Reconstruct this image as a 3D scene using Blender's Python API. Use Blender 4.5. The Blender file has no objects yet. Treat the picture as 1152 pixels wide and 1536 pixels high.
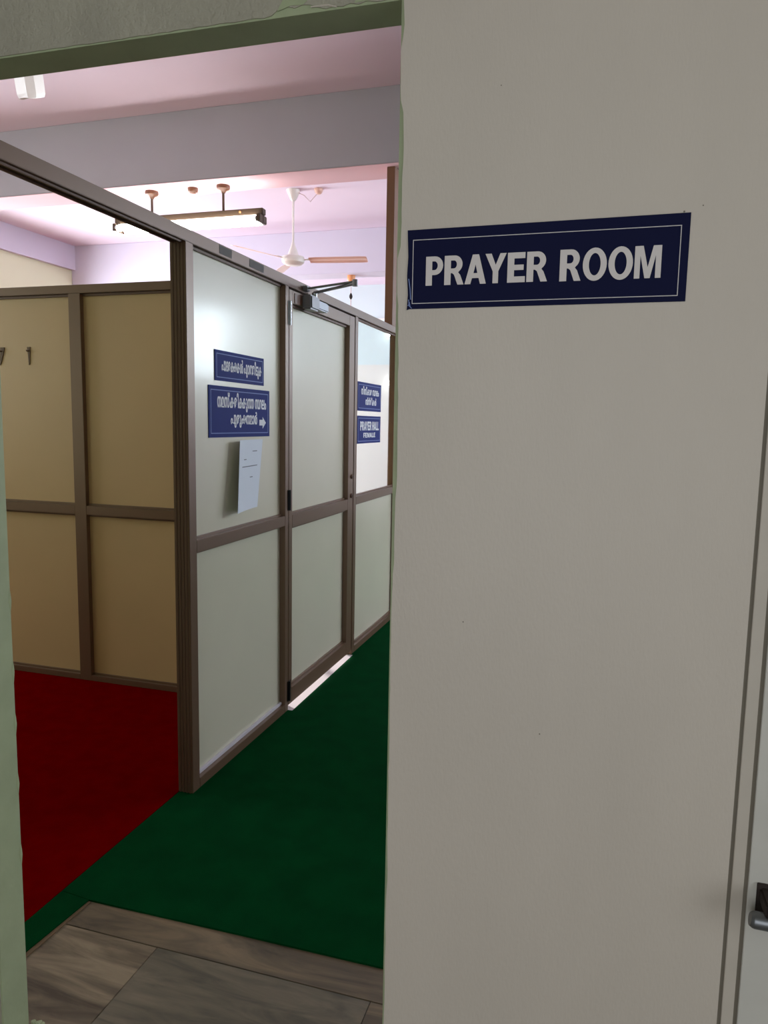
import bpy, bmesh, math, random
from mathutils import Vector, Matrix
from mathutils.geometry import tessellate_polygon

S = bpy.context.scene
COL = S.collection
random.seed(7)

# ------------------------------------------------------------------ camera
EYE = 1.42
PITCH, YAW, ROLL = math.radians(6.859), math.radians(16.747), math.radians(1.021)
fw = Vector((-math.sin(YAW) * math.cos(PITCH), math.cos(YAW) * math.cos(PITCH), -math.sin(PITCH)))
r0 = Vector((math.cos(YAW), math.sin(YAW), 0))
u0 = r0.cross(fw)
rt = r0 * math.cos(ROLL) + u0 * math.sin(ROLL)
up = u0 * math.cos(ROLL) - r0 * math.sin(ROLL)
cam = bpy.data.cameras.new('camera')
cam.sensor_fit = 'VERTICAL'
cam.sensor_height = 24.0
cam.lens = 24.0 * 1102.41 / 1536
cam.clip_start = 0.02
cam_o = bpy.data.objects.new('camera', cam)
COL.objects.link(cam_o)
M4 = Matrix((rt, up, -fw)).transposed().to_4x4()
M4.translation = Vector((0, 0, EYE))
cam_o.matrix_world = M4
S.camera = cam_o

# ------------------------------------------------------------------ world, lights, exposure
S.view_settings.view_transform = 'Standard'
S.view_settings.look = 'None'
S.view_settings.gamma = 1.0
S.view_settings.use_curve_mapping = False
S.view_settings.exposure = 0.0
W = bpy.data.worlds.new('sky')
S.world = W
W.use_nodes = True
W.node_tree.nodes['Background'].inputs[0].default_value = (0.72, 0.84, 1.0, 1)
W.node_tree.nodes['Background'].inputs[1].default_value = 1.6


def area(name, loc, direction, sx, sy, watts, color):
    l = bpy.data.lights.new(name, 'AREA')
    l.shape = 'RECTANGLE'
    l.size, l.size_y = sx, sy
    l.energy = watts
    l.color = color
    o = bpy.data.objects.new(name, l)
    COL.objects.link(o)
    o.location = loc
    o.rotation_euler = Vector(direction).to_track_quat('-Z', 'Y').to_euler()
    return o


DAY = (0.90, 0.95, 1.0)
# daylight entering through the real window openings of the hall
area('daylight_hall_left_middle', (-6.95, 6.6, 1.7), (1, 0, -0.15), 1.5, 2.1, 400, DAY)
area('daylight_hall_left_far', (-6.95, 9.9, 1.5), (1, 0, -0.10), 1.1, 2.1, 390, DAY)
area('daylight_hall_left_near', (-6.95, 2.3, 2.2), (1, 0, -0.45), 1.4, 1.6, 84, DAY)
area('daylight_green_aisle', (2.85, 9.8, 2.55), (-1, -0.2, -0.15), 1.1, 2.2, 250, (0.80, 0.92, 1.0))
area('daylight_green_aisle_near', (2.85, 6.7, 2.55), (-1, -0.3, -0.15), 1.1, 2.2, 210, (0.80, 0.92, 1.0))
# open side of the corridor where the photographer stands
area('daylight_corridor', (-0.6, -2.9, 1.5), (0.02, 1, -0.02), 2.2, 2.4, 24, (1.0, 0.95, 0.88))
area('daylight_corridor_right', (3.15, -0.6, 1.5), (-1, 0.1, -0.05), 1.5, 2.2, 24, (0.98, 1.0, 0.97))
sun = bpy.data.lights.new('sun', 'SUN')
sun.energy = 9.0
sun.angle = 0.01
sun.color = (1.0, 0.96, 0.9)
sun_o = bpy.data.objects.new('sun', sun)
COL.objects.link(sun_o)
sun_o.rotation_euler = Vector((1.0, -0.60, -0.30)).to_track_quat('-Z', 'Y').to_euler()


# ------------------------------------------------------------------ materials
def lin(c):
    return tuple(((v / 255) / 12.92 if v / 255 <= 0.04045 else ((v / 255 + 0.055) / 1.055) ** 2.4) for v in c)


def mat(name, rgb, rough=0.6, metal=0.0, var=0.0, vscale=4.0, bump=0.0, bscale=60.0, spec=0.5, coat=0.0,
        rgb2=None, stretch=(1, 1, 1), emit=None, trans=0.0):
    m = bpy.data.materials.new(name)
    m.use_nodes = True
    nt = m.node_tree
    b = nt.nodes['Principled BSDF']
    c = lin(rgb)
    b.inputs['Base Color'].default_value = (*c, 1)
    b.inputs['Roughness'].default_value = rough
    b.inputs['Metallic'].default_value = metal
    b.inputs['Specular IOR Level'].default_value = spec
    b.inputs['Coat Weight'].default_value = coat
    b.inputs['Coat Roughness'].default_value = 0.12
    b.inputs['Transmission Weight'].default_value = trans
    if emit:
        b.inputs['Emission Color'].default_value = (*emit[:3], 1)
        b.inputs['Emission Strength'].default_value = emit[3]
    if var or bump:
        g = nt.nodes.new('ShaderNodeNewGeometry')
        mp = nt.nodes.new('ShaderNodeMapping')
        mp.inputs['Scale'].default_value = stretch
        nt.links.new(g.outputs['Position'], mp.inputs['Vector'])
    if var:
        n = nt.nodes.new('ShaderNodeTexNoise')
        n.inputs['Scale'].default_value = vscale
        n.inputs['Detail'].default_value = 6
        nt.links.new(mp.outputs[0], n.inputs['Vector'])
        r = nt.nodes.new('ShaderNodeValToRGB')
        c2 = lin(rgb2) if rgb2 else tuple(v * (1 - var) for v in c)
        r.color_ramp.elements[0].position = 0.35
        r.color_ramp.elements[1].position = 0.65
        r.color_ramp.elements[0].color = (*c2, 1)
        r.color_ramp.elements[1].color = (*c, 1)
        nt.links.new(n.outputs['Fac'], r.inputs[0])
        nt.links.new(r.outputs[0], b.inputs['Base Color'])
    if bump:
        n = nt.nodes.new('ShaderNodeTexNoise')
        n.inputs['Scale'].default_value = bscale
        n.inputs['Detail'].default_value = 4
        nt.links.new(mp.outputs[0], n.inputs['Vector'])
        bp = nt.nodes.new('ShaderNodeBump')
        bp.inputs['Strength'].default_value = bump
        bp.inputs['Distance'].default_value = 0.004
        nt.links.new(n.outputs['Fac'], bp.inputs['Height'])
        nt.links.new(bp.outputs[0], b.inputs['Normal'])
    return m


MT = dict(
    board=mat('cream_board', (203, 192, 178), 0.5, var=0.05, vscale=5, bump=0.12, bscale=300, stretch=(1, 1, 0.35)),
    plaster=mat('cream_stucco', (168, 163, 145), 0.85, var=0.14, vscale=9, bump=0.9, bscale=110),
    green=mat('pale_green_paint', (164, 173, 136), 0.6, var=0.12, vscale=10, bump=0.25, bscale=60),
    gap=mat('shadow_groove_paint', (120, 112, 98), 0.7),
    strip=mat('frame_cream_paint', (196, 186, 172), 0.5, var=0.05, vscale=20),
    leaf=mat('greenish_white_paint', (204, 200, 190), 0.45, var=0.05, vscale=12),
    lavender=mat('lavender_wall_paint', (214, 208, 224), 0.75, var=0.03, vscale=2),
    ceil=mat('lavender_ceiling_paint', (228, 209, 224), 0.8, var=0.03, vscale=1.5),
    beam=mat('grey_lavender_beam_paint', (186, 184, 196), 0.75, var=0.04, vscale=2.5),
    cream=mat('cream_yellow_paint', (222, 222, 190), 0.7),
    paleblue=mat('pale_blue_wall_paint', (210, 222, 226), 0.7),
    pink=mat('pink_bounce_paint', (232, 192, 200), 0.8),  # beam soffit tint, holds the carpet's bounce light as colour
    white=mat('white_paint', (232, 232, 230), 0.5),
    alu=mat('brown_powder_coated_aluminium', (114, 88, 68), 0.36, metal=0.2, spec=0.6),
    aluin=mat('brown_aluminium_dull', (104, 76, 60), 0.5, metal=0.1),
    brown=mat('brown_post_paint', (128, 92, 68), 0.5),
    panel=mat('cream_laminate', (217, 211, 186), 0.3, coat=0.25, var=0.03, vscale=3),
    panel2=mat('tan_laminate', (198, 168, 124), 0.4, var=0.04, vscale=3),
    bead=mat('white_glazing_bead', (205, 200, 205), 0.35),
    blue=mat('royal_blue_sign_film', (24, 40, 116), 0.6, spec=0.12, var=0.06, vscale=12),
    navy=mat('navy_sign_film', (8, 13, 52), 0.6, spec=0.12, var=0.05, vscale=18),
    letter=mat('white_lettering', (236, 236, 240), 0.6, spec=0.2),
    letter2=mat('cream_white_lettering', (214, 205, 200), 0.5),
    border=mat('sign_border_print', (128, 144, 196), 0.6, spec=0.2),
    border2=mat('sign_border_print_white', (196, 190, 190), 0.5),
    paper=mat('white_paper', (222, 228, 236), 0.7),
    ink=mat('grey_ink', (120, 124, 130), 0.8),
    red=mat('red_carpet_pile', (112, 1, 2), 0.95, var=0.18, vscale=14, bump=0.8, bscale=500, spec=0.0),
    carpet=mat('green_carpet_pile', (2, 64, 29), 0.95, var=0.2, vscale=9, bump=0.8, bscale=500, spec=0.02),
    slab=mat('stone_bed', (96, 88, 74), 0.7),
    white_tile=mat('white_polished_tile', (225, 215, 218), 0.12),
    steel=mat('brushed_steel', (190, 192, 196), 0.25, metal=0.9),
    dark=mat('black_hardware', (28, 28, 30), 0.35, metal=0.4),
    closer=mat('grey_closer_body', (128, 126, 130), 0.35, metal=0.4),
    closer_l=mat('silver_closer_cover', (150, 152, 160), 0.35, metal=0.4),
    rod=mat('dull_grey_metal', (122, 124, 126), 0.35, metal=0.7),
    rust=mat('dark_rusty_metal', (52, 40, 34), 0.7, metal=0.2, var=0.4, vscale=60),
    housing=mat('bronze_housing', (84, 68, 54), 0.4, metal=0.3),
    tube=mat('lit_fluorescent_tube', (255, 255, 250), 0.4, emit=(1, 0.98, 0.94, 22)),
    bulb=mat('lit_led_bulb', (255, 255, 255), 0.4, emit=(1, 1, 1, 14)),
    fanw=mat('ivory_fan_enamel', (226, 220, 212), 0.35),
    fanp=mat('peach_fan_blade', (222, 178, 160), 0.3),
    bake=mat('brown_bakelite', (104, 66, 44), 0.4),
    orange=mat('orange_plastic', (226, 150, 96), 0.4),
    cord=mat('pale_cord', (214, 190, 190), 0.6),
    mark=mat('dark_brown_hook', (104, 82, 54), 0.7),
    tape=mat('grey_tape', (98, 94, 90), 0.65, spec=0.3),
    dado=mat('pinkish_white_wall_paint', (224, 219, 216), 0.7),
)


def stone(name, base, vein, seed, ang, grad=1.0):
    m = bpy.data.materials.new(name)
    m.use_nodes = True
    nt = m.node_tree
    b = nt.nodes['Principled BSDF']
    g = nt.nodes.new('ShaderNodeNewGeometry')
    mp = nt.nodes.new('ShaderNodeMapping')
    mp.inputs['Rotation'].default_value = (0, 0, ang)
    mp.inputs['Location'].default_value = (seed * 3.1, seed * 1.7, 0)
    mp.inputs['Scale'].default_value = (1.4 * grad, 8 * grad, 1)
    nt.links.new(g.outputs['Position'], mp.inputs['Vector'])
    n = nt.nodes.new('ShaderNodeTexNoise')
    n.inputs['Scale'].default_value = 1.6
    n.inputs['Detail'].default_value = 9
    n.inputs['Roughness'].default_value = 0.62
    n.inputs['Distortion'].default_value = 0.9
    nt.links.new(mp.outputs[0], n.inputs['Vector'])
    r = nt.nodes.new('ShaderNodeValToRGB')
    e = r.color_ramp.elements
    e[0].position, e[0].color = 0.36, (*lin(vein), 1)
    e[1].position, e[1].color = 0.64, (*lin(base), 1)
    mid = e.new(0.5)
    mid.color = (*lin(tuple((a * 0.55 + c * 0.45) for a, c in zip(base, vein))), 1)
    nt.links.new(n.outputs['Fac'], r.inputs[0])
    nt.links.new(r.outputs[0], b.inputs['Base Color'])
    b.inputs['Roughness'].default_value = 0.45
    return m


STONES = [stone('banded_stone', (146, 130, 104), (74, 64, 50), 1, 0.15),
          stone('grey_green_stone', (122, 112, 92), (84, 80, 66), 2, 1.1, 1.6),
          stone('brown_veined_stone', (134, 116, 90), (74, 66, 52), 3, 1.0)]

# ------------------------------------------------------------------ mesh helpers
BASE = {}


class MB:
    def __init__(self):
        self.v, self.f = [], []

    def box(self, x0, x1, y0, y1, z0, z1):
        n = len(self.v)
        self.v += [(x, y, z) for z in (z0, z1) for y in (y0, y1) for x in (x0, x1)]
        self.f += [tuple(n + i for i in q) for q in
                   ((0, 2, 3, 1), (4, 5, 7, 6), (0, 1, 5, 4), (2, 6, 7, 3), (0, 4, 6, 2), (1, 3, 7, 5))]
        return self

    def ring(self, pts_list, close_ends=True, closed=True):
        """skin a list of equal-length rings"""
        n0 = len(self.v)
        k = len(pts_list[0])
        for p in pts_list:
            self.v += [tuple(q) for q in p]
        for i in range(len(pts_list) - 1):
            for j in range(k if closed else k - 1):
                a, b = n0 + i * k + j, n0 + i * k + (j + 1) % k
                self.f.append((a, b, b + k, a + k))
        if close_ends:
            self.f.append(tuple(n0 + j for j in reversed(range(k))))
            self.f.append(tuple(n0 + (len(pts_list) - 1) * k + j for j in range(k)))
        return self

    def tube(self, pts, r, n=12):
        """round tube along a polyline; r may be a list"""
        pts = [Vector(p) for p in pts]
        rs = r if isinstance(r, (list, tuple)) else [r] * len(pts)
        rings = []
        ref = None
        for i, p in enumerate(pts):
            d = (pts[min(i + 1, len(pts) - 1)] - pts[max(i - 1, 0)]).normalized()
            if ref is None:
                ref = Vector((0, 0, 1)) if abs(d.z) < 0.9 else Vector((1, 0, 0))
            a = d.cross(ref).normalized()
            b = a.cross(d)
            ref = b
            rings.append([p + (a * math.cos(t) + b * math.sin(t)) * rs[i] for t in
                          [2 * math.pi * j / n for j in range(n)]])
        return self.ring(rings)

    def lathe(self, c, prof, n=24):
        """prof: list of (radius, z) about the vertical through c=(x, y)"""
        rings = [[(c[0] + max(r, 1e-4) * math.cos(2 * math.pi * j / n), c[1] + max(r, 1e-4) * math.sin(2 * math.pi * j / n), z)
                  for j in range(n)] for r, z in prof]
        return self.ring(rings)

    def prism(self, poly, axis, a, b):
        """extrude a 2-D outline; axis 'y': poly in (x,z); 'x': poly in (y,z); 'z': poly in (x,y)"""
        def P(p, t):
            return {'y': (p[0], t, p[1]), 'x': (t, p[0], p[1]), 'z': (p[0], p[1], t)}[axis]
        n0 = len(self.v)
        k = len(poly)
        self.v += [P(p, a) for p in poly] + [P(p, b) for p in poly]
        tris = tessellate_polygon([[Vector((p[0], p[1], 0)) for p in poly]])
        for t in tris:
            self.f.append(tuple(n0 + i for i in t))
            self.f.append(tuple(n0 + k + i for i in reversed(t)))
        for j in range(k):
            self.f.append((n0 + j, n0 + (j + 1) % k, n0 + k + (j + 1) % k, n0 + k + j))
        return self

    def build(self, name, m, parent=None, bevel=0.0, smooth=False, label=None):
        off = BASE.get(parent.name, Vector((0, 0, 0))) if parent else Vector((0, 0, 0))
        me = bpy.data.meshes.new(name)
        me.from_pydata([tuple(Vector(v) - off) for v in self.v], [], self.f)
        bm = bmesh.new()
        bm.from_mesh(me)
        bmesh.ops.recalc_face_normals(bm, faces=bm.faces)
        if bevel:
            es = [e for e in bm.edges if len(e.link_faces) == 2 and e.calc_face_angle(0) > 0.6]
            bmesh.ops.bevel(bm, geom=es, offset=bevel, segments=2, affect='EDGES', clamp_overlap=True)
        bm.to_mesh(me)
        bm.free()
        if smooth:
            for p in me.polygons:
                p.use_smooth = True
            me.set_sharp_from_angle(angle=math.radians(40))
        me.materials.append(MT[m] if isinstance(m, str) else m)
        o = bpy.data.objects.new(name, me)
        COL.objects.link(o)
        if parent:
            o.parent = parent
        BASE[o.name] = off
        if label:
            o['label'] = label
        return o


def tag(o, label, cat, group=None):
    o['label'], o['category'] = label, cat
    if group:
        o['group'] = group
    return o


def thing(name, label, cat, loc, group=None):
    o = bpy.data.objects.new(name, None)
    o.empty_display_size = 0.1
    COL.objects.link(o)
    o.location = loc
    BASE[o.name] = Vector(loc)
    return tag(o, label, cat, group)


def struct(o, label=None):
    o['kind'] = 'structure'
    if label:
        o['label'] = label
    return o


def bx(name, m, parent, *b, bevel=0.0, label=None):
    return MB().box(*b).build(name, m, parent, bevel, label=label)


# ------------------------------------------------------------------ big dimensions (metres)
NF, NB = 1.195, 1.27            # doorway wall front and back
DX0, DX1 = -1.232, -0.346       # doorway
HX0, HX1, HY1, HZ = -6.7, 2.6, 11.4, 3.6
PX = -1.442                     # face of the long partition
PD = 0.064                      # depth of its sections
PR = PX - 0.029                 # face of its panels
PH = 2.085                      # height of the partitions
P2Y = 3.232                     # face of the cross partition


def lz(x):                      # underside of the slightly uneven lintel
    return 2.089 - 0.006 * (x - DX0)


# ------------------------------------------------------------------ structure
fl = struct(bx('floor', 'slab', None, HX0 - 0.2, HX1 + 0.2, -3.2, HY1 + 0.2, -0.2, -0.012))
joint = 0.0006
xs = [-2.91, -2.305, -1.700, -1.097, -0.490, 0.115, 0.720, 1.325, 1.93, 2.535]
ys = [-2.65, -2.045, -1.44, -0.835, -0.23, 0.375, 0.98, 1.587, 2.19]
k = 0
pick = {(3, 6): 1, (2, 6): 0, (4, 6): 2, (2, 7): 2, (4, 7): 2}
for j in range(len(ys) - 1):
    for i in range(len(xs) - 1):
        z = random.uniform(-0.0006, 0.0004)
        if j == 7 and (i in (2, 3) or i < 2 or i > 5):
            continue
        MB().box((xs[2] + 0.1 if (j, i) == (7, 4) else xs[i]) + joint, xs[i + 1] - joint, ys[j] + joint, ys[j + 1] - joint, -0.012, z).build(
            'floor_tile', STONES[pick.get((i, j), (i + j) % 3)], fl, bevel=0.001)
# polished tiles of the hall behind the partition
for j in range(7):
    for i in range(4):
        y, x = 3.34 + j * 0.605, -2.12 - i * 0.605
        MB().box(x, x + 0.602, y, y + 0.602, -0.012, 0.0).build('floor_tile', 'white_tile', fl)
bx('hall_tiling', 'white_tile', fl, HX0, -3.94, 3.34, HY1, -0.012, -0.0005)
bx('hall_tiling', 'white_tile', fl, -3.935, -1.52, 7.58, HY1, -0.012, -0.0005)

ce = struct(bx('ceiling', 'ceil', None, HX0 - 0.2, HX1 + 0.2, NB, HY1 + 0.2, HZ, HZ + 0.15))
struct(bx('ceiling_corridor', 'plaster', None, -3.0, 3.0, -3.2, NB, 3.2, 3.35))
# beams across the hall
b1 = struct(bx('trim_1', 'beam', None, HX0, HX1, 4.85, 5.14, 3.12, HZ, bevel=0.004), 'grey lavender concrete beam nearest the doorway')
bx('soffit_pink_bounce', 'pink', b1, HX0, HX1, 4.851, 5.139, 3.1165, 3.1199, label='beam underside coloured with pink bounce light from the red carpet')  # thin skin with the red carpet's pink bounce put into its colour
b2 = struct(bx('trim_2', 'lavender', None, HX0, HX1, 8.15, 8.45, 3.12, HZ, bevel=0.004), 'pale concrete beam beyond the ceiling fan')
struct(bx('trim_3', 'lavender', None, HX0, HX0 + 0.06, 5.14, 8.15, 3.30, HZ), 'lavender band along the top of the left wall')


def wall_holes(name, m, axis, pos, thick, a0, a1, z0, z1, holes):
    """wall in plane x=pos or y=pos with rectangular holes (a0,a1,z0,z1)"""
    mb = MB()
    holes = sorted(holes)
    cur = a0

    def B(p0, p1, q0, q1):
        if p1 - p0 > 1e-4 and q1 - q0 > 1e-4:
            if axis == 'x':
                mb.box(pos, pos + thick, p0, p1, q0, q1)
            else:
                mb.box(p0, p1, pos, pos + thick, q0, q1)
    for h in holes:
        B(cur, h[0], z0, z1)
        B(h[0], h[1], z0, h[2])
        B(h[0], h[1], h[3], z1)
        cur = h[1]
    B(cur, a1, z0, z1)
    return struct(mb.build(name, m))


def window(name, axis, pos, a0, a1, z0, z1, nm):
    """frame with mullions; each pane a child"""
    mb = MB()
    w = 0.05

    def B(mbb, p0, p1, q0, q1, t=0.05, o=0.0):
        if axis == 'x':
            mbb.box(pos + o, pos + o + t, p0, p1, q0, q1)
        else:
            mbb.box(p0, p1, pos + o, pos + o + t, q0, q1)
    B(mb, a0, a1, z0, z0 + w)
    B(mb, a0, a1, z1 - w, z1)
    B(mb, a0, a0 + w, z0 + w, z1 - w)
    B(mb, a1 - w, a1, z0 + w, z1 - w)
    for i in range(1, nm):
        c = a0 + (a1 - a0) * i / nm
        B(mb, c - w / 2, c + w / 2, z0 + w, z1 - w)
    o = struct(mb.build(name, 'alu'))
    return o


wall_holes('wall_left', 'cream', 'x', HX0 - 0.2, 0.2, NB, HY1, 0, HZ,
           [(1.5, 3.1, 1.5, 2.9), (5.6, 7.7, 0.9, 2.5), (8.9, 10.9, 0.9, 2.0)])
window('window_1', 'x', HX0 - 0.12, 1.5, 3.1, 1.5, 2.9, 2)
window('window_2', 'x', HX0 - 0.12, 5.6, 7.7, 0.9, 2.5, 3)
window('window_3', 'x', HX0 - 0.12, 8.9, 10.9, 0.9, 2.0, 3)
wall_holes('wall_right', 'lavender', 'x', HX1, 0.2, NB, HY1, 0, HZ,
           [(5.6, 7.8, 2.0, 3.1), (8.7, 10.9, 2.0, 3.1)])
window('window_4', 'x', HX1 + 0.08, 5.6, 7.8, 2.0, 3.1, 3)
window('window_5', 'x', HX1 + 0.08, 8.7, 10.9, 2.0, 3.1, 3)
struct(bx('wall_back', 'paleblue', None, HX0 - 0.2, HX1 + 0.2, HY1, HY1 + 0.2, 0, HZ))
struct(bx('trim_4', 'white', None, -5.0, -2.6, HY1 - 0.03, HY1, 3.045, 3.075, bevel=0.004), 'thin white ledge high on the far wall')

struct(bx('trim_7', 'dado', None, HX0, HX1, HY1 - 0.012, HY1, 0, 2.35), 'pinkish white painted lower part of the far wall')

# corridor where the camera stands
struct(bx('wall_corridor_left', 'plaster', None, -3.2, -3.0, -3.2, NF, 0, 3.2))
wall_holes('wall_corridor_right', 'board', 'x', 3.0, 0.2, -3.2, NF, 0, 3.2, [(-1.6, 0.4, 0.5, 2.6)])
wall_holes('wall_corridor_back', 'plaster', 'y', -2.8, 0.2, -3.0, 3.0, 0, 3.2, [(-1.8, 0.6, 0.2, 2.8)])

# doorway wall: green core, cream skin with broken edges in front
wf = MB()
wf.box(-6.9, DX0, NF + 0.003, NB, 0, 3.6)
wf.box(DX1, 2.8, NF + 0.003, NB, 0, 3.6)
wf.prism([(DX0, lz(DX0)), (DX1, lz(DX1)), (DX1, 3.6), (DX0, 3.6)], 'y', NF + 0.003, NB)
wall = struct(wf.build('wall_front', 'green'))


def jag(z0, z1, f, n, amp):
    out = []
    for i in range(n + 1):
        z = z0 + (z1 - z0) * i / n
        out.append((f(z) + random.uniform(-amp, amp), z))
    return out


def edge_r(z):
    e = 0.0035
    for c, w, a in ((1.85, 0.10, 0.0045), (1.72, 0.05, 0.003), (1.5, 0.12, 0.003), (1.35, 0.10, 0.004), (1.2, 0.06, 0.002), (2.05, 0.022, 0.003), (0.62, 0.04, 0.002)):
        e += a * math.exp(-((z - c) / w) ** 2)
    if 1.63 < z < 1.70 or 1.93 < z < 2.02:
        e *= 0.35
    return DX1 + e


left_edge = jag(0.0, 3.19, edge_r, 170, 0.0007)
skin = MB().prism(left_edge + [(0.217, 3.19), (0.217, 0.0)], 'y', NF, NF + 0.0035)
skin.build('plaster_skin', 'board', wall, label='smooth cream board face carrying the large sign')
low = []
n = 90
for i in range(n + 1):
    x = -1.60 + (DX1 - 0.002 + 1.60) * i / n
    g = 0.003 + random.uniform(-0.0008, 0.0008)
    if x > -0.62:
        g = 0.004 + random.uniform(-0.0022, 0.0035)
    if -0.56 < x < -0.50:
        g = 0.012 + random.uniform(-0.002, 0.003)
    low.append((x, lz(x) + g if x > DX0 else lz(DX0) + g))
lint = low + [(DX1 - 0.002, 3.19), (-2.99, 3.19), (-2.99, low[0][1])]
MB().prism(lint, 'y', NF + 0.0012, NF + 0.003).build('plaster_skin', 'plaster', wall, label='rough grey cream plaster over the doorway')
MB().prism([(-2.99, 0)] + jag(0, 2.09, lambda z: DX0 - 0.004, 60, 0.001) + [(-2.99, 2.09)], 'y', NF - 0.001, NF + 0.003).build(
    'plaster_skin', 'plaster', wall)
# exposed green paint where the lintel plaster flaked
MB().prism([(-0.560, 2.094), (-0.548, 2.113), (-0.520, 2.122), (-0.497, 2.110), (-0.515, 2.098), (-0.535, 2.100)], 'y', NF + 0.0006, NF + 0.0015).build(
    'paint_flake', 'green', wall)
MB().prism([(-0.425, 2.089), (-0.42, 2.096), (-0.395, 2.099), (-0.36, 2.104), (-0.352, 2.090)], 'y', NF + 0.0006, NF + 0.0015).build(
    'paint_flake', 'green', wall)
MB().tube([(-0.50, NF + 0.001, 2.093), (-0.47, NF + 0.001, 2.092), (-0.455, NF + 0.001, 2.087)], 0.0012, 5).build('plaster_crack', 'board', wall)
# specks on the board
for x, z, r in ((-0.217, 1.091, 0.0012), (-0.083, 0.913, 0.0012), (-0.184, 1.938, 0.0009), (0.09, 1.735, 0.0014), (0.115, 1.742, 0.0010)):
    MB().tube([(x, NF + 0.0005, z), (x, NF - 0.0006, z)], r, 8).build('speck', 'gap', wall)
# lumps of plaster at the jamb edge
for z in (1.02, 0.86, 0.74, 0.60, 0.43):
    MB().lathe((DX0, NB - 0.001), [(0.0, z - 0.03), (0.002, z - 0.012), (0.003, z), (0.002, z + 0.014), (0.0, z + 0.03)], 8).build(
        'plaster_lump', 'green', wall, smooth=True)

# right end: frame strip and the white leaf beside it
tr = struct(bx('trim_5', 'strip', None, 0.2225, 0.2400, NF - 0.001, NF + 0.0025, 0, 2.6, bevel=0.0008), 'narrow cream frame strip right of the board')
struct(bx('trim_6', 'gap', None, 0.217, 0.2460, NF + 0.0022, NF + 0.0034, 0, 2.6), 'dark grooves either side of the frame strip')
MB().prism([(0.217, 2.6005), (1.1505, 2.6005), (1.1505, 0), (2.99, 0), (2.99, 3.19), (0.217, 3.19)], 'y', NF, NF + 0.0034).build('plaster_skin', 'board', wall)
dr = struct(bx('door_1', 'leaf', None, 0.2460, 1.15, NF - 0.0015, NF + 0.003, 0.0, 2.6, bevel=0.001), 'greenish white door leaf with a sliding bolt at the right edge')

# ------------------------------------------------------------------ carpets
c = thing('red_carpet', 'dark red carpet covering the floor left of the long partition', 'carpet', (-4, 2.2, 0))
MB().box(HX0 + 0.01, -1.5035, NB + 0.001, P2Y + 0.03, -0.002, 0.006).build('pile', 'red', c, bevel=0.002)
MB().box(HX0 + 0.01, -2.1, 3.40, HY1 - 0.3, -0.0004, 0.006).build('hall_carpet', 'red', fl)
c = thing('green_carpet', 'large dark green carpet on the aisle floor right of the partition', 'carpet', (0.5, 6, 0))
MB().prism([(-1.5025, 1.700), (-1.398, 1.690), (-0.9, 1.697), (-0.4, 1.700), (HX1 - 0.01, 1.70), (HX1 - 0.01, HY1 - 0.01), (-1.5025, HY1 - 0.01),
            (-1.5025, 4.148), (-1.430, 4.146), (-1.424, 3.6), (-1.421, 3.212), (-1.5025, 3.208)],
           'z', -0.002, 0.006).build('pile', 'carpet', c)
c = thing('green_carpet_strip', 'narrow green carpet strip between the red carpet and the stone tiles', 'carpet', (-1.45, 1.4, 0))
MB().prism([(-1.5025, NB + 0.001), (-1.423, NB + 0.001), (-1.414, 1.47), (-1.399, 1.6885), (-1.5025, 1.698)], 'z', -0.002, 0.006).build('pile', 'carpet', c)
MB().prism([(-1.422, NB + 0.002), (-1.408, NB + 0.002), (-1.400, 1.47), (-1.390, 1.686), (-1.398, 1.686), (-1.413, 1.47)], 'z', -0.0, 0.003).build(
    'edging', 'mark', c, label='brown edging beside the stone tiles')

# ------------------------------------------------------------------ long partition (runs away from the doorway)
p1 = thing('partition', 'long brown aluminium partition with cream panels on the green carpet', 'partition', (PX - PD / 2, 2.335, 0))
x0, x1 = PX - PD, PX


def sec(par, name, *b, m='alu', bev=0.0015, label=None):
    return MB().box(*b).build(name, m, par, bevel=bev, label=label)


Z0, Z1 = 0.0065, 2.040          # below the top rail
sec(p1, 'top_rail', x0, x1, NB + 0.001, 5.13, 2.041, PH)
sec(p1, 'rail_track', x0 + 0.012, x0 + 0.022, NB + 0.002, 2.334, 2.034, 2.041, m='aluin')
sec(p1, 'rail_track', x0 + 0.042, x0 + 0.052, NB + 0.002, 2.334, 2.034, 2.041, m='aluin')
# corner post with ribs towards the doorway
sec(p1, 'post', x0, x1, 2.335, 2.385, Z0, Z1)
for i in range(4):
    xx = x0 + 0.008 + i * 0.0135
    sec(p1, 'post_rib', xx, xx + 0.006, 2.3325, 2.335, Z0, Z1, m='aluin', bev=0.0008)
sec(p1, 'post', x0, x1, 3.170, 3.207, Z0, Z1)
sec(p1, 'post', x0, x1, 4.150, 4.200, Z0, Z1)
sec(p1, 'post', x0, x1, 5.070, 5.130, Z0, Z1)
for (a, b) in ((2.385, 3.170), (4.200, 5.070)):
    zb0 = Z0
    sec(p1, 'bottom_rail', x0, x1, a, b, zb0, 0.046)
    sec(p1, 'middle_rail', x0, x1, a, b, 0.930, 0.977)
    first = a < 3
    # glazing beads sitting in the rebates
    sec(p1, 'glazing_bead', PR, PR + 0.012, a, b, 0.046, 0.060, m='bead' if first else 'alu', label='white bead' if first else None)
    sec(p1, 'glazing_bead', PR, PR + 0.010, a, b, 0.977, 0.986)
    sec(p1, 'glazing_bead', PR, PR + 0.010, a, b, 0.921, 0.930)
    sec(p1, 'glazing_bead', PR, PR + 0.010, a, b, 2.030, 2.041, m='aluin')
    sec(p1, 'panel', PR - 0.008, PR, a, b, 0.046, 0.930, m='panel', bev=0)
    if first:
        sec(p1, 'panel', PR - 0.008, PR, a, b, 0.977, 2.041, m='panel', bev=0)
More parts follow.
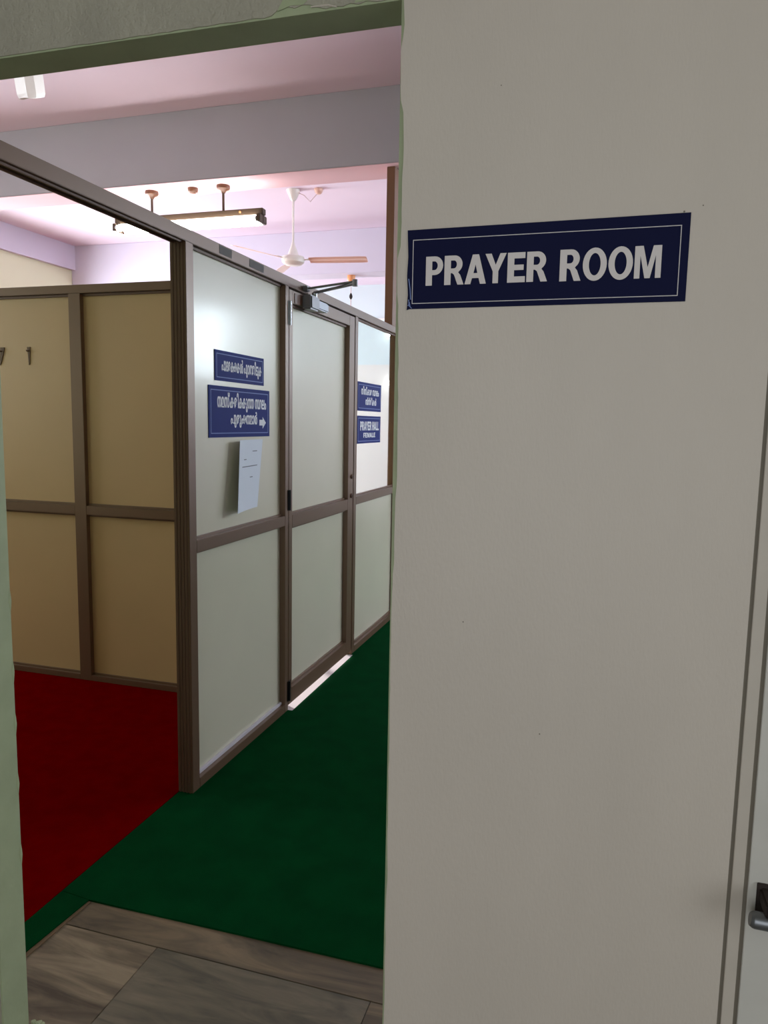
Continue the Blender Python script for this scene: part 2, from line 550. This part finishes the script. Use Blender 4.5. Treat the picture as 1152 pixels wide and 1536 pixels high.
sec(p1, 'head_panel', PR - 0.008, PR + 0.004, 3.207, 4.150, 2.032, 2.041, m='aluin')
# grey tape on the top rail
for ya, yb in ((2.570, 2.665), (2.815, 2.945)):
    sec(p1, 'tape_patch', x1, x1 + 0.0012, ya, yb, 2.049, 2.080, m='tape', bev=0, label='grey tape patch')

# clear upper pane right of the door
gm = bpy.data.materials.new('clear_glass')
gm.use_nodes = True
nt = gm.node_tree
nt.nodes.clear()
out = nt.nodes.new('ShaderNodeOutputMaterial')
mx = nt.nodes.new('ShaderNodeMixShader')
tb = nt.nodes.new('ShaderNodeBsdfTransparent')
tb.inputs[0].default_value = (0.90, 0.94, 0.92, 1)
gl = nt.nodes.new('ShaderNodeBsdfGlossy')
gl.inputs['Roughness'].default_value = 0.03
fr = nt.nodes.new('ShaderNodeValue')
fr.outputs[0].default_value = 0.10
nt.links.new(fr.outputs[0], mx.inputs[0])
nt.links.new(tb.outputs[0], mx.inputs[1])
nt.links.new(gl.outputs[0], mx.inputs[2])
nt.links.new(mx.outputs[0], out.inputs[0])
sec(p1, 'pane', PR - 0.005, PR, 4.200, 5.070, 0.977, 2.041, m=gm, bev=0, label='clear upper glass pane')

# tall end post up to the beam
t = thing('end_post', 'tall plain brown post rising from the partition end to the beam', 'post', (PX - 0.035, 5.0, PH))
MB().box(PX - 0.055, PX, 4.905, 5.045, PH + 0.0005, 3.1160).build('shaft', 'brown', t, bevel=0.002)

# ------------------------------------------------------------------ door in the long partition
MB().box(-1.500, -1.4195, 3.2125, 4.1455, -0.012, 0.0045).build('door_sill', 'white_tile', fl)
d = thing('partition_door', 'brown framed cream door closed in the long partition, lit gap beneath', 'door', (PX - PD / 2, 3.212, 0))
dz0, dz1 = 0.030, 2.030
dy0, dy1 = 3.212, 4.138
dx0, dx1 = PX - 0.055, PX
sec(d, 'stile', dx0, dx1, dy0, 3.252, dz0, dz1)
sec(d, 'stile', dx0, dx1, 4.050, dy1, dz0, dz1)
sec(d, 'top_rail', dx0, dx1, 3.252, 4.050, 1.972, dz1)
sec(d, 'middle_rail', dx0, dx1, 3.252, 4.050, 0.912, 0.974)
sec(d, 'bottom_rail', dx0, dx1, 3.252, 4.050, dz0, 0.108)
for z in (0.108, 0.974):
    sec(d, 'glazing_bead', PR, PR + 0.012, 3.252, 4.050, z, z + 0.010)
for z in (0.902, 1.960):
    sec(d, 'glazing_bead', PR, PR + 0.012, 3.252, 4.050, z, z + 0.010 if z < 1 else z + 0.012, m='aluin')
sec(d, 'panel', PR - 0.008, PR, 3.252, 4.050, 0.108, 0.912, m='panel', bev=0)
sec(d, 'panel', PR - 0.008, PR, 3.252, 4.050, 0.974, 1.972, m='panel', bev=0)
for z0, z1, mm in ((1.868, 1.975, 'steel'), (1.000, 1.098, 'dark'), (0.055, 0.155, 'dark')):
    h = MB().box(PX, PX + 0.003, 3.196, 3.232, z0, z1).build('hinge', mm, d, bevel=0.0008)
    MB().tube([(PX + 0.006, 3.210, z0), (PX + 0.006, 3.210, z1)], 0.006, 10).build('hinge_knuckle', mm, h, smooth=True)
    for q in (0.2, 0.5, 0.8):
        zz = z0 + (z1 - z0) * q
        MB().tube([(PX + 0.003, 3.224, zz), (PX + 0.0045, 3.224, zz)], 0.003, 8).build('screw', 'steel', h)
for z, r in ((1.105, 0.013), (0.992, 0.014)):
    k_ = MB().tube([(PX, 4.105, z), (PX + 0.006, 4.105, z), (PX + 0.010, 4.105, z)], [r, r, r * 0.7], 16).build('lock', 'aluin', d, smooth=True)
    MB().box(PX + 0.009, PX + 0.0115, 4.103, 4.107, z - 0.005, z + 0.005).build('keyhole', 'dark', k_)
# closer: body on the top rail, two arms meeting at an elbow out over the aisle
cl = MB().box(PX, PX + 0.042, 3.42, 3.61, 1.976, 2.020).build('door_closer', 'closer_l', d, bevel=0.006)
MB().box(PX, PX + 0.050, 3.36, 3.47, 1.962, 2.030).build('closer_body', 'closer', cl, bevel=0.008)
MB().tube([(PX + 0.026, 3.455, 2.022), (PX + 0.026, 3.455, 2.052)], 0.014, 14).build('pinion', 'steel', cl, smooth=True)
MB().box(PX, PX + 0.003, 3.270, 3.345, 1.975, 2.020).build('mounting_plate', 'bake', cl)
E0, E1 = Vector((PX + 0.026, 3.455, 2.052)), Vector((-1.172, 3.357, 2.070))


def bar(mb, a, b, w0, w1, h):
    a, b = Vector(a), Vector(b)
    d_ = (b - a).normalized()
    s = d_.cross(Vector((0, 0, 1))).normalized()
    u_ = Vector((0, 0, 1))
    mb.ring([[p + s * w + u_ * h, p - s * w + u_ * h, p - s * w - u_ * h, p + s * w - u_ * h]
             for p, w in ((a, w0), (b, w1))])
    return mb


bar(MB(), E0, E1, 0.010, 0.012, 0.0045).build('arm', 'closer', cl, bevel=0.001)
bar(MB(), (PX + 0.014, 3.385, 2.060), E1 + Vector((0, 0, 0.009)), 0.007, 0.009, 0.004).build('arm', 'closer', cl, bevel=0.001)
MB().tube([E1 - Vector((0, 0, 0.012)), E1 + Vector((0, 0, 0.018))], 0.013, 14).build('elbow', 'closer', cl, smooth=True)
MB().box(PX, PX + 0.024, 3.365, 3.405, 2.048, 2.072).build('arm_bracket', 'closer', cl, bevel=0.003)

# ------------------------------------------------------------------ cross partition behind the red carpet
p2 = thing('partition', 'low brown framed tan partition standing across the red carpet', 'partition', (-2.64, P2Y + 0.03, 0))
ya, yb = P2Y, P2Y + 0.060
pr = P2Y + 0.026
xl, xr = -6.69, x0 - 0.001
sec(p2, 'top_rail', xl, xr, ya, yb, 2.053, PH + 0.010, m='alu')
cols = [-2.649 - 1.16 * i for i in range(0, 4)]
posts = [(c_ - 0.036, c_ + 0.036) for c_ in cols]
for a, b in posts:
    sec(p2, 'post', a, b, ya, yb, 0.0065, 2.052)
spans = []
edges = [xr] + [v for a, b in posts for v in (b, a)] + [xl]
for i in range(0, len(edges) - 1, 2):
    spans.append((edges[i + 1], edges[i]))
for a, b in spans:
    sec(p2, 'middle_rail', a, b, ya, yb, 0.914, 0.962)
    sec(p2, 'bottom_rail', a, b, ya, yb, 0.0065, 0.036)
    for z0, z1 in ((0.036, 0.046), (0.904, 0.914), (0.962, 0.972), (2.040, 2.052)):
        sec(p2, 'glazing_bead', a, b, pr - 0.010, pr, z0, z1, m='alu' if z0 in (0.036, 0.962) else 'aluin')
    sec(p2, 'panel', a, b, pr, pr + 0.008, 0.034, 0.916, m='panel2', bev=0)
    sec(p2, 'panel', a, b, pr, pr + 0.008, 0.960, 2.056, m='panel2', bev=0)
# two small dark hooks on the left upper panel
for x, w, lab in ((-2.965, 0.010, 'small dark tapered hook on the tan panel, nearer the post'),
                  (-3.137, 0.013, 'small dark tapered hook on the tan panel at the frame edge')):
    t = thing('wall_hook', lab, 'hook', (x, pr, 1.74), 'hooks on the tan panel')
    lean = 0.0 if x > -3 else -0.02
    MB().prism([(x - w, 1.790), (x + w, 1.790), (x + w * 0.9, 1.776), (x + w * 0.45 + lean, 1.700), (x - w * 0.2 + lean, 1.696), (x - w * 0.5 + lean * 0.5, 1.75)],
               'y', pr - 0.004, pr).build('back_plate', 'mark', t)
    MB().tube([(x + lean * 0.4, pr - 0.004, 1.770), (x + lean * 0.4, pr - 0.016, 1.767), (x + lean * 0.4, pr - 0.019, 1.774)], [0.004, 0.003, 0.003], 8).build('prong', 'mark', t)

# ------------------------------------------------------------------ lettering
def arc(cx, cy, rx, ry, a0, a1, n=12):
    return [(cx + rx * math.cos(math.radians(a0 + (a1 - a0) * i / n)), cy + ry * math.sin(math.radians(a0 + (a1 - a0) * i / n)))
            for i in range(n + 1)]


s_, h_ = 0.25, 0.20
P_out = lambda top, bot, w: [(0, bot)] and None
GL = {
    'H': (0.74, [[(0, 0), (s_, 0), (s_, .40), (.74 - s_, .40), (.74 - s_, 0), (.74, 0), (.74, 1), (.74 - s_, 1), (.74 - s_, .60), (s_, .60), (s_, 1), (0, 1)]]),
    'L': (0.60, [[(0, 0), (.60, 0), (.60, h_), (s_, h_), (s_, 1), (0, 1)]]),
    'E': (0.66, [[(0, 0), (.66, 0), (.66, h_), (s_, h_), (s_, .41), (.60, .41), (.60, .59), (s_, .59), (s_, 1 - h_), (.65, 1 - h_), (.65, 1), (0, 1)]]),
    'F': (0.60, [[(0, 0), (s_, 0), (s_, .40), (.54, .40), (.54, .58), (s_, .58), (s_, 1 - h_), (.60, 1 - h_), (.60, 1), (0, 1)]]),
    'A': (0.82, [[(0, 0), (.225, 0), (.285, .20), (.535, .20), (.595, 0), (.82, 0), (.53, 1), (.29, 1)],
                 [(.335, .37), (.485, .37), (.41, .66)]]),
    'Y': (0.80, [[(.295, 0), (.505, 0), (.505, .40), (.80, 1), (.565, 1), (.40, .62), (.235, 1), (0, 1), (.295, .40)]]),
    'M': (0.90, [[(0, 0), (.19, 0), (.19, .70), (.36, 0), (.54, 0), (.71, .70), (.71, 0), (.90, 0), (.90, 1), (.62, 1), (.45, .34), (.28, 1), (0, 1)]]),
    'P': (0.68, [[(0, 0), (s_, 0), (s_, .36), (.36, .36)] + arc(.36, .68, .32, .32, -90, 90) + [(0, 1)],
                 [(s_, .53), (.34, .53)] + arc(.34, .68, .125, .15, -90, 90) + [(s_, .83)]]),
    'R': (0.76, [[(0, 0), (s_, 0), (s_, .40), (.30, .40), (.375, .35), (.52, 0), (.76, 0), (.62, .33), (.54, .42)] +
                 arc(.39, .70, .31, .30, -55, 90) + [(0, 1)],
                 [(s_, .56), (.37, .56)] + arc(.37, .695, .11, .135, -90, 90) + [(s_, .83)]]),
    'O': (0.84, [arc(.42, .5, .42, .52, 0, 360, 32)[:-1], arc(.42, .5, .205, .35, 0, 360, 28)[:-1]]),
}
LEN = {'AY': -0.08, 'YE': 0.0}


def latin_layout(text, cap, width=None, gap=0.055, space=0.30):
    """list of loops in metres, origin lower left; squeezed to the given width"""
    x = 0.0
    loops = []
    for i, ch in enumerate(text):
        if ch == ' ':
            x += space - gap
            continue
        w, ls = GL[ch]
        pair = text[i - 1:i + 1] if i else ''
        x += {'AY': -0.10, 'RA': -0.02, 'YE': -0.01, 'LL': 0.0}.get(pair, 0)
        loops.append([[(x + p[0], p[1]) for p in l] for l in ls])
        x += w + gap
    x -= gap
    sx = (width / x) if width else cap
    return [[[(p[0] * sx, p[1] * cap) for p in l] for l in ls] for ls in loops], x * sx


def fill_letters(mb, loops, place):
    """triangulate loops with holes and add to mb as thin raised print; place(x, z, depth) -> 3-D"""
    for ls in loops:
        poly = [[Vector((p[0], p[1], 0)) for p in l] for l in ls]
        flat = [p for l in ls for p in l]
        tris = tessellate_polygon(poly)
        n0 = len(mb.v)
        mb.v += [place(p[0], p[1], 1) for p in flat]
        mb.f += [tuple(n0 + i for i in t) for t in tris]


GAPS = {}
FONT_CACHE = {}


def glyph(ch):
    """outline mesh of one built-in glyph, emboldened: (verts, faces, xmin, xmax)"""
    if ch in FONT_CACHE:
        return FONT_CACHE[ch]
    cu = bpy.data.curves.new('glyph_source', 'FONT')
    cu.body = ch
    cu.size = 1
    cu.offset = 0.022
    cu.resolution_u = 3
    o = bpy.data.objects.new('glyph_source', cu)
    COL.objects.link(o)
    dg = bpy.context.evaluated_depsgraph_get()
    dg.update()
    me = o.evaluated_get(dg).to_mesh()
    vs = [(v.co.x, v.co.y) for v in me.vertices]
    fs = [tuple(p.vertices) for p in me.polygons]
    o.evaluated_get(dg).to_mesh_clear()
    bpy.data.objects.remove(o)
    bpy.data.curves.remove(cu)
    xmin = min(v[0] for v in vs)
    xmax = max(v[0] for v in vs)
    FONT_CACHE[ch] = (vs, fs, xmin, xmax)
    return FONT_CACHE[ch]


def malayalam(mb, tokens, height, x_left, x_right, z_base, place):
    """tokens: list of glyphs; '+' joins the next to the previous (ligature), ' ' a space"""
    x = 0.0
    items = []
    joined = False
    for tk in tokens:
        if tk == ' ':
            x += 0.30
            continue
        if tk == '+':
            joined = True
            continue
        vs, fs, a, b = glyph(tk)
        x += (-0.30 if tk == '്' else -0.02 if tk in 'ിീാു' and not joined else -0.10 if joined else 0.055)
        joined = False
        items.append((tk, x - a))
        x += b - a
    sx = (x_right - x_left) / x
    for tk, xo in items:
        vs, fs, a, b = glyph(tk)
        for k_, sh in enumerate((-0.020, 0.0, 0.020)):
            n0 = len(mb.v)
            mb.v += [place(x_left + (v[0] + xo + sh) * sx, z_base + v[1] * height, 1 + 0.04 * k_) for v in vs]
            mb.f += [tuple(n0 + i for i in f) for f in fs]


def frame_loop(mb, a0, a1, z0, z1, w, place):
    for q in ((a0, a1, z1 - w, z1), (a0, a1, z0, z0 + w), (a0, a0 + w, z0 + w, z1 - w), (a1 - w, a1, z0 + w, z1 - w)):
        n0 = len(mb.v)
        mb.v += [place(q[0], q[2], 1), place(q[1], q[2], 1), place(q[1], q[3], 1), place(q[0], q[3], 1)]
        mb.f.append((n0, n0 + 1, n0 + 2, n0 + 3))


# large sign on the cream board
sg = thing('prayer_room_sign', 'navy blue sign reading PRAYER ROOM on the cream wall', 'sign', (-0.11, NF, 1.67))
sz = NF - 0.0016
MB().prism([(-0.3265, 1.6055), (-0.322, 1.6070), (0.0990, 1.6070), (0.0995, 1.7330), (-0.3275, 1.7315), (-0.3255, 1.69), (-0.3270, 1.66), (-0.3250, 1.63)],
           'y', sz, NF - 0.0002).build('sign_sheet', 'navy', sg)
pl = lambda x, z, k: (x, sz - 0.0004 * k, z)
mb = MB()
frame_loop(mb, -0.3180, 0.0880, 1.6150, 1.7160, 0.0012, pl)
mb.build('border_line', 'border2', sg)
mb = MB()
loops, wd = latin_layout('PRAYER', 0.0455, 0.193)
fill_letters(mb, [[[(p[0] - 0.2955, p[1] + 1.6430) for p in l] for l in ls] for ls in loops], pl)
loops, wd = latin_layout('ROOM', 0.0470, 0.1465)
fill_letters(mb, [[[(p[0] - 0.0840, p[1] + 1.6420) for p in l] for l in ls] for ls in loops], pl)
mb.build('lettering', 'letter2', sg, label='bold cream white capital letters')
for pts in ([(-0.3240, 1.655), (-0.3215, 1.640), (-0.3200, 1.622)], [(-0.3245, 1.612), (-0.3220, 1.618), (-0.3205, 1.610)],
            [(-0.3235, 1.622), (-0.3225, 1.612), (-0.3180, 1.608)]):
    MB().tube([(x, sz - 0.0004, z) for x, z in pts], 0.0007, 6).build('crease', 'border', sg)


def wall_sign(name, label, y0, y1, z0, z1, bw):
    g = thing(name, label, 'sign', (PR, (y0 + y1) / 2, (z0 + z1) / 2))
    MB().box(PR, PR + 0.003, y0, y1, z0, z1).build('sign_sheet', 'blue', g, bevel=0.0006)
    place = lambda a, z, k: (PR + 0.003 + 0.0004 * k, a, z)
    mb_ = MB()
    frame_loop(mb_, y0 + bw, y1 - bw, z0 + bw, z1 - bw, 0.0035, place)
    mb_.build('border_line', 'border', g)
    return g, place


g1, pc = wall_sign('malayalam_sign', 'upper blue one-line Malayalam sign on the partition left of the door', 2.574, 2.999, 1.576, 1.694, 0.012)
mb = MB()
malayalam(mb, list('പാദരക') + ['+'] + list('ഷകൾ') + [' '] + list('പുറത') + ['+'] + list('തിടുക'), 0.066, 2.625, 2.975, 1.617, pc)
mb.build('lettering', 'letter', g1)
g2, pc = wall_sign('malayalam_sign', 'larger blue two-line Malayalam sign with a right-pointing arrow', 2.524, 3.055, 1.354, 1.556, 0.015)
mb = MB()
malayalam(mb, list('നമസ') + ['+', '്'] + list('കരിക') + ['+'] + list('കുന') + ['+'] + list('ന') + [' '] + list('സ') + ['+'] + list('ഥലം'), 0.070, 2.588, 3.020, 1.474, pc)
malayalam(mb, list('പുരുഷന') + ['+'] + list('മാർ'), 0.064, 2.695, 2.932, 1.408, pc)
mb.build('lettering', 'letter', g2)
ar = [(2.953, 1.402), (2.985, 1.402), (2.985, 1.388), (3.018, 1.414), (2.985, 1.440), (2.985, 1.427), (2.953, 1.427)]
mb = MB()
fill_letters(mb, [[ar]], pc)
mb.build('arrow', 'letter', g2)
g3, pc = wall_sign('malayalam_sign', 'small blue two-line Malayalam sign on the glass right of the door', 4.282, 4.762, 1.496, 1.673, 0.015)
mb = MB()
malayalam(mb, list('നിസ') + ['+', '്'] + list('കാര') + [' '] + list('സ') + ['+'] + list('ഥലം'), 0.060, 4.345, 4.710, 1.598, pc)
malayalam(mb, ['സ', '+', '്', '+', 'ത', '+', '്', '+', 'ര', 'ീ', 'ക', 'ൾ'], 0.056, 4.430, 4.655, 1.536, pc)
mb.build('lettering', 'letter', g3)
g4, pc = wall_sign('prayer_hall_sign', 'blue sign reading PRAYER HALL FEMALE on the glass beside the door', 4.282, 4.760, 1.294, 1.466, 0.013)
mb = MB()
loops, wd = latin_layout('PRAYER HALL', 0.056, 0.385)
fill_letters(mb, [[[(p[0] + 4.335, p[1] + 1.375) for p in l] for l in ls] for ls in loops], pc)
loops, wd = latin_layout('FEMALE', 0.030, 0.245)
fill_letters(mb, [[[(p[0] + 4.400, p[1] + 1.330) for p in l] for l in ls] for ls in loops], pc)
mb.build('lettering', 'letter', g4)

# ------------------------------------------------------------------ paper notice, left edge curling off the panel
t = thing('paper_notice', 'curling white paper notice taped below the blue arrow sign', 'paper', (PR, 2.9, 1.2))


def sheet_pt(u, v):             # u 0 left .. 1 right, v 0 top .. 1 bottom
    lift = 0.004 + (0.030 + 0.014 * v) * (1 - u) ** 1.5
    return Vector((PR + lift, SHEET[0] * (1 - u) * (1 - v) + SHEET[1] * (1 - u) * v + SHEET[2] * u * (1 - v) + SHEET[3] * u * v,
                   1.342 - 0.297 * v))


SHEET = (2.716, 2.668, 2.985, 2.930)
mb = MB()
N, Mv = 12, 10
for side, dd in ((0, 0.0), (1, 0.0008)):
    for j in range(Mv + 1):
        for i in range(N + 1):
            p = sheet_pt(i / N, j / Mv)
            mb.v.append((p.x - dd, p.y, p.z))
K = (N + 1) * (Mv + 1)
for j in range(Mv):
    for i in range(N):
        a = j * (N + 1) + i
        mb.f.append((a, a + 1, a + N + 2, a + N + 1))
        mb.f.append((K + a, K + a + N + 1, K + a + N + 2, K + a + 1))
mb.build('sheet', 'paper', t, smooth=True)
mb = MB()
for u0, u1, v in ((0.60, 0.80, 0.16), (0.22, 0.34, 0.27), (0.15, 0.85, 0.37), (0.55, 0.68, 0.53)):
    n0 = len(mb.v)
    for u, v_ in ((u0, v), (u1, v), (u1, v + 0.012), (u0, v + 0.012)):
        p = sheet_pt(u, v_)
        mb.v.append((p.x + 0.0008, p.y, p.z))
    mb.f.append((n0, n0 + 1, n0 + 2, n0 + 3))
mb.build('handwriting', 'ink', t)['kind'] = 'stuff'

# ------------------------------------------------------------------ fluorescent fixture under the near beam
t = thing('fluorescent_light', 'lit fluorescent batten hanging on two rods below the beam', 'light', (-3.06, 5.0, 3.12))
MB().box(-3.682, -2.442, 4.972, 5.028, 2.892, 2.936).build('housing', 'housing', t, bevel=0.004)
MB().box(-3.655, -2.470, 4.976, 5.024, 2.886, 2.892).build('reflector', 'white', t)
for yy in (4.952, 5.048):
    MB().tube([(-3.640, yy, 2.856), (-2.484, yy, 2.856)], 0.022, 16).build('tube', 'tube', t, smooth=True)
    for xx in (-3.668, -2.462):
        hb = MB().box(xx - 0.012, xx + 0.012, min(yy - 0.012, 5.0) if yy < 5 else 5.0, max(yy + 0.012, 5.0) if yy > 5 else 5.0, 2.836, 2.8915).build('tube_holder', 'housing', t, bevel=0.004)
        MB().tube([(xx + (0.012 if xx < -3 else -0.012), yy, 2.858), (xx + (0.030 if xx < -3 else -0.024), yy, 2.858)], 0.0195, 14).build('tube_cap', 'steel', hb, smooth=True)
for xx in (-3.369, -2.769):
    MB().tube([(xx, 5.0, 2.936), (xx, 5.0, 3.095)], 0.009, 12).build('rod', 'housing', t, smooth=True)
    MB().lathe((xx, 5.0), [(0.012, 3.062), (0.022, 3.080), (0.046, 3.092), (0.050, 3.104), (0.048, 3.1160)], 20).build('rod_canopy', 'bake', t, smooth=True)
MB().tube([(-2.62, 4.972, 2.915), (-2.62, 4.967, 2.915)], 0.008, 10).build('housing_screw', 'orange', t)
t = thing('ceiling_rose', 'small brown wiring rose on the beam between the two light rods', 'ceiling rose', (-3.02, 5.0, 3.12))
MB().lathe((-3.02, 5.0), [(0.020, 3.080), (0.034, 3.090), (0.038, 3.105), (0.038, 3.1160)], 18).build('body', 'bake', t, smooth=True)
MB().tube([(-3.0, 5.0, 3.088), (-2.96, 5.0, 3.066), (-2.90, 5.0, 3.072), (-2.80, 5.0, 3.100)], 0.003, 6).build('wire', 'cord', t)


# ------------------------------------------------------------------ ceiling fans
def fan(label, hx, hy, zb, angs, R, bm, group):
    t = thing('ceiling_fan', label, 'fan', (hx, hy, HZ), group)
    MB().lathe((hx, hy), [(0.016, HZ - 0.100), (0.030, HZ - 0.085), (0.062, HZ - 0.015), (0.066, HZ - 0.0005)], 20).build('canopy', 'fanw', t, smooth=True)
    MB().tube([(hx, hy, zb + 0.10), (hx, hy, HZ - 0.08)], 0.011, 12).build('down_rod', 'fanw', t, smooth=True)
    MB().lathe((hx, hy), [(0.014, zb + 0.155), (0.020, zb + 0.130), (0.052, zb + 0.045), (0.054, zb + 0.036)], 20).build('lower_canopy', 'fanw', t, smooth=True)
    MB().lathe((hx, hy), [(0.03, zb - 0.060), (0.075, zb - 0.052), (0.105, zb - 0.030), (0.112, zb), (0.105, zb + 0.022), (0.06, zb + 0.036)], 28).build('motor', 'fanw', t, smooth=True)
    for a in angs:
        ca, sa = math.cos(math.radians(a)), math.sin(math.radians(a))
        P = lambda r, w, z: (hx + r * ca - w * sa, hy + r * sa + w * ca, z)
        prof = [(0.16, 0.045), (0.22, 0.056), (0.40, 0.062), (R - 0.06, 0.064), (R - 0.01, 0.058), (R, 0.045)]
        rings = []
        for r_, w in prof:
            zz = zb - 0.012
            rings.append([P(r_, -w, zz + 0.014), P(r_, -w * 0.35, zz + 0.004), P(r_, w * 0.3, zz - 0.001), P(r_, w, zz - 0.014),
                          P(r_, w, zz - 0.012), P(r_, w * 0.3, zz + 0.001), P(r_, -w * 0.35, zz + 0.006), P(r_, -w, zz + 0.016)])
        bl = MB().ring(rings).build('blade', bm, t)
        mb_ = MB()
        mb_.ring([[P(0.09, -0.016, zb - 0.006), P(0.09, 0.016, zb - 0.006), P(0.09, 0.016, zb - 0.002), P(0.09, -0.016, zb - 0.002)],
                  [P(0.23, -0.030, zb - 0.004), P(0.23, 0.030, zb - 0.012), P(0.23, 0.030, zb - 0.008), P(0.23, -0.030, zb)]])
        mb_.build('blade_bracket', 'fanw', bl)
    return t


fan('ivory ceiling fan with peach blades hanging beyond the lit batten', -2.969, 6.70, 2.965, (8, 128, 248), 0.72, 'fanp', None)
fan('white ceiling fan, one blade tip showing under the doorway lintel', -2.43, 2.70, 3.015, (129, 249, 9), 0.66, 'fanw', None)
t = thing('ceiling_rose', 'pale wiring rose on the ceiling right of the far fan', 'ceiling rose', (-2.72, 6.72, HZ))
MB().lathe((-2.72, 6.72), [(0.018, HZ - 0.05), (0.034, HZ - 0.035), (0.042, HZ - 0.010), (0.042, HZ - 0.0005)], 16).build('body', 'fanp', t, smooth=True)
MB().tube([(-2.735, 6.72, HZ - 0.045), (-2.80, 6.71, HZ - 0.115), (-2.86, 6.70, HZ - 0.055), (-2.915, 6.70, HZ - 0.03)], 0.004, 6).build('wire', 'cord', t)

# pendant cord from the far beam
t = thing('pendant_cord', 'thin cord with a small dark bead hanging from an orange rose', 'cord', (-2.945, 8.3, 3.12))
MB().lathe((-2.945, 8.3), [(0.02, 3.045), (0.040, 3.060), (0.046, 3.085), (0.046, 3.1195)], 16).build('rose', 'orange', t, smooth=True)
MB().tube([(-2.945, 8.3, 3.05), (-2.947, 8.3, 2.90), (-2.946, 8.3, 2.60)], 0.005, 8).build('cord', 'cord', t)
MB().lathe((-2.947, 8.3), [(0.006, 2.850), (0.018, 2.868), (0.020, 2.888), (0.012, 2.908), (0.006, 2.920)], 12).build('bead', 'rust', t, smooth=True)

# small lit bulbs on the far wall, seen through the clear pane
for z, lab in ((2.815, 'small round lit bulb on the far wall just under the top rail'),
               (2.059, 'small round lit bulb on the far wall beside the Malayalam sign')):
    x = -3.383 if z > 2.5 else -3.368
    t = thing('wall_bulb', lab, 'bulb', (x, HY1, z), 'bulbs on the far wall')
    MB().tube([(x, HY1, z), (x, HY1 - 0.05, z)], [0.035, 0.024], 14).build('holder', 'white', t, smooth=True)
    rings = []
    for i in range(9):
        a = math.pi * i / 8
        yy = HY1 - 0.05 - 0.036 + 0.036 * math.cos(a)
        r_ = max(0.036 * math.sin(a), 0.0006)
        rings.append([(x + r_ * math.cos(2 * math.pi * j / 14), yy, z + r_ * math.sin(2 * math.pi * j / 14)) for j in range(14)])
    MB().ring(rings).build('globe', 'bulb', t, smooth=True)

# ------------------------------------------------------------------ sliding bolt on the white leaf
t = thing('door_bolt', 'dull grey sliding bolt with dark rusty bracket on the white door leaf', 'bolt', (0.30, NF - 0.002, 0.68))
by = NF - 0.040
MB().tube([(0.2440, by, 0.6835), (0.2475, by, 0.683), (0.2500, by, 0.683), (0.40, by, 0.682)], [0.0095, 0.0118, 0.0128, 0.0128], 20).build('rod', 'rod', t, smooth=True)
for xx in (0.262, 0.36):
    MB().box(xx, xx + 0.022, NF - 0.052, NF - 0.0015, 0.694, 0.716).build('staple', 'rust', t, bevel=0.003)
MB().box(0.258, 0.40, NF - 0.006, NF - 0.0015, 0.650, 0.722).build('back_plate', 'rust', t, bevel=0.001)

# a broken flake of plaster lying at the foot of the left jamb
t = thing('plaster_chip', 'small crumbled plaster chip at the foot of the left jamb', 'rubble', (DX0 + 0.012, NB + 0.01, 0))
for i in range(4):
    a = random.uniform(0.004, 0.008)
    x, y = DX0 + 0.006 + 0.008 * i, NB + 0.004 + random.uniform(0, 0.012)
    MB().prism([(x - a, y - a * .6), (x + a * .7, y - a), (x + a, y + a * .5), (x, y + a), (x - a * .9, y + a * .3)], 'z', 0.0006, 0.0006 + a).build('chip', 'green', t)
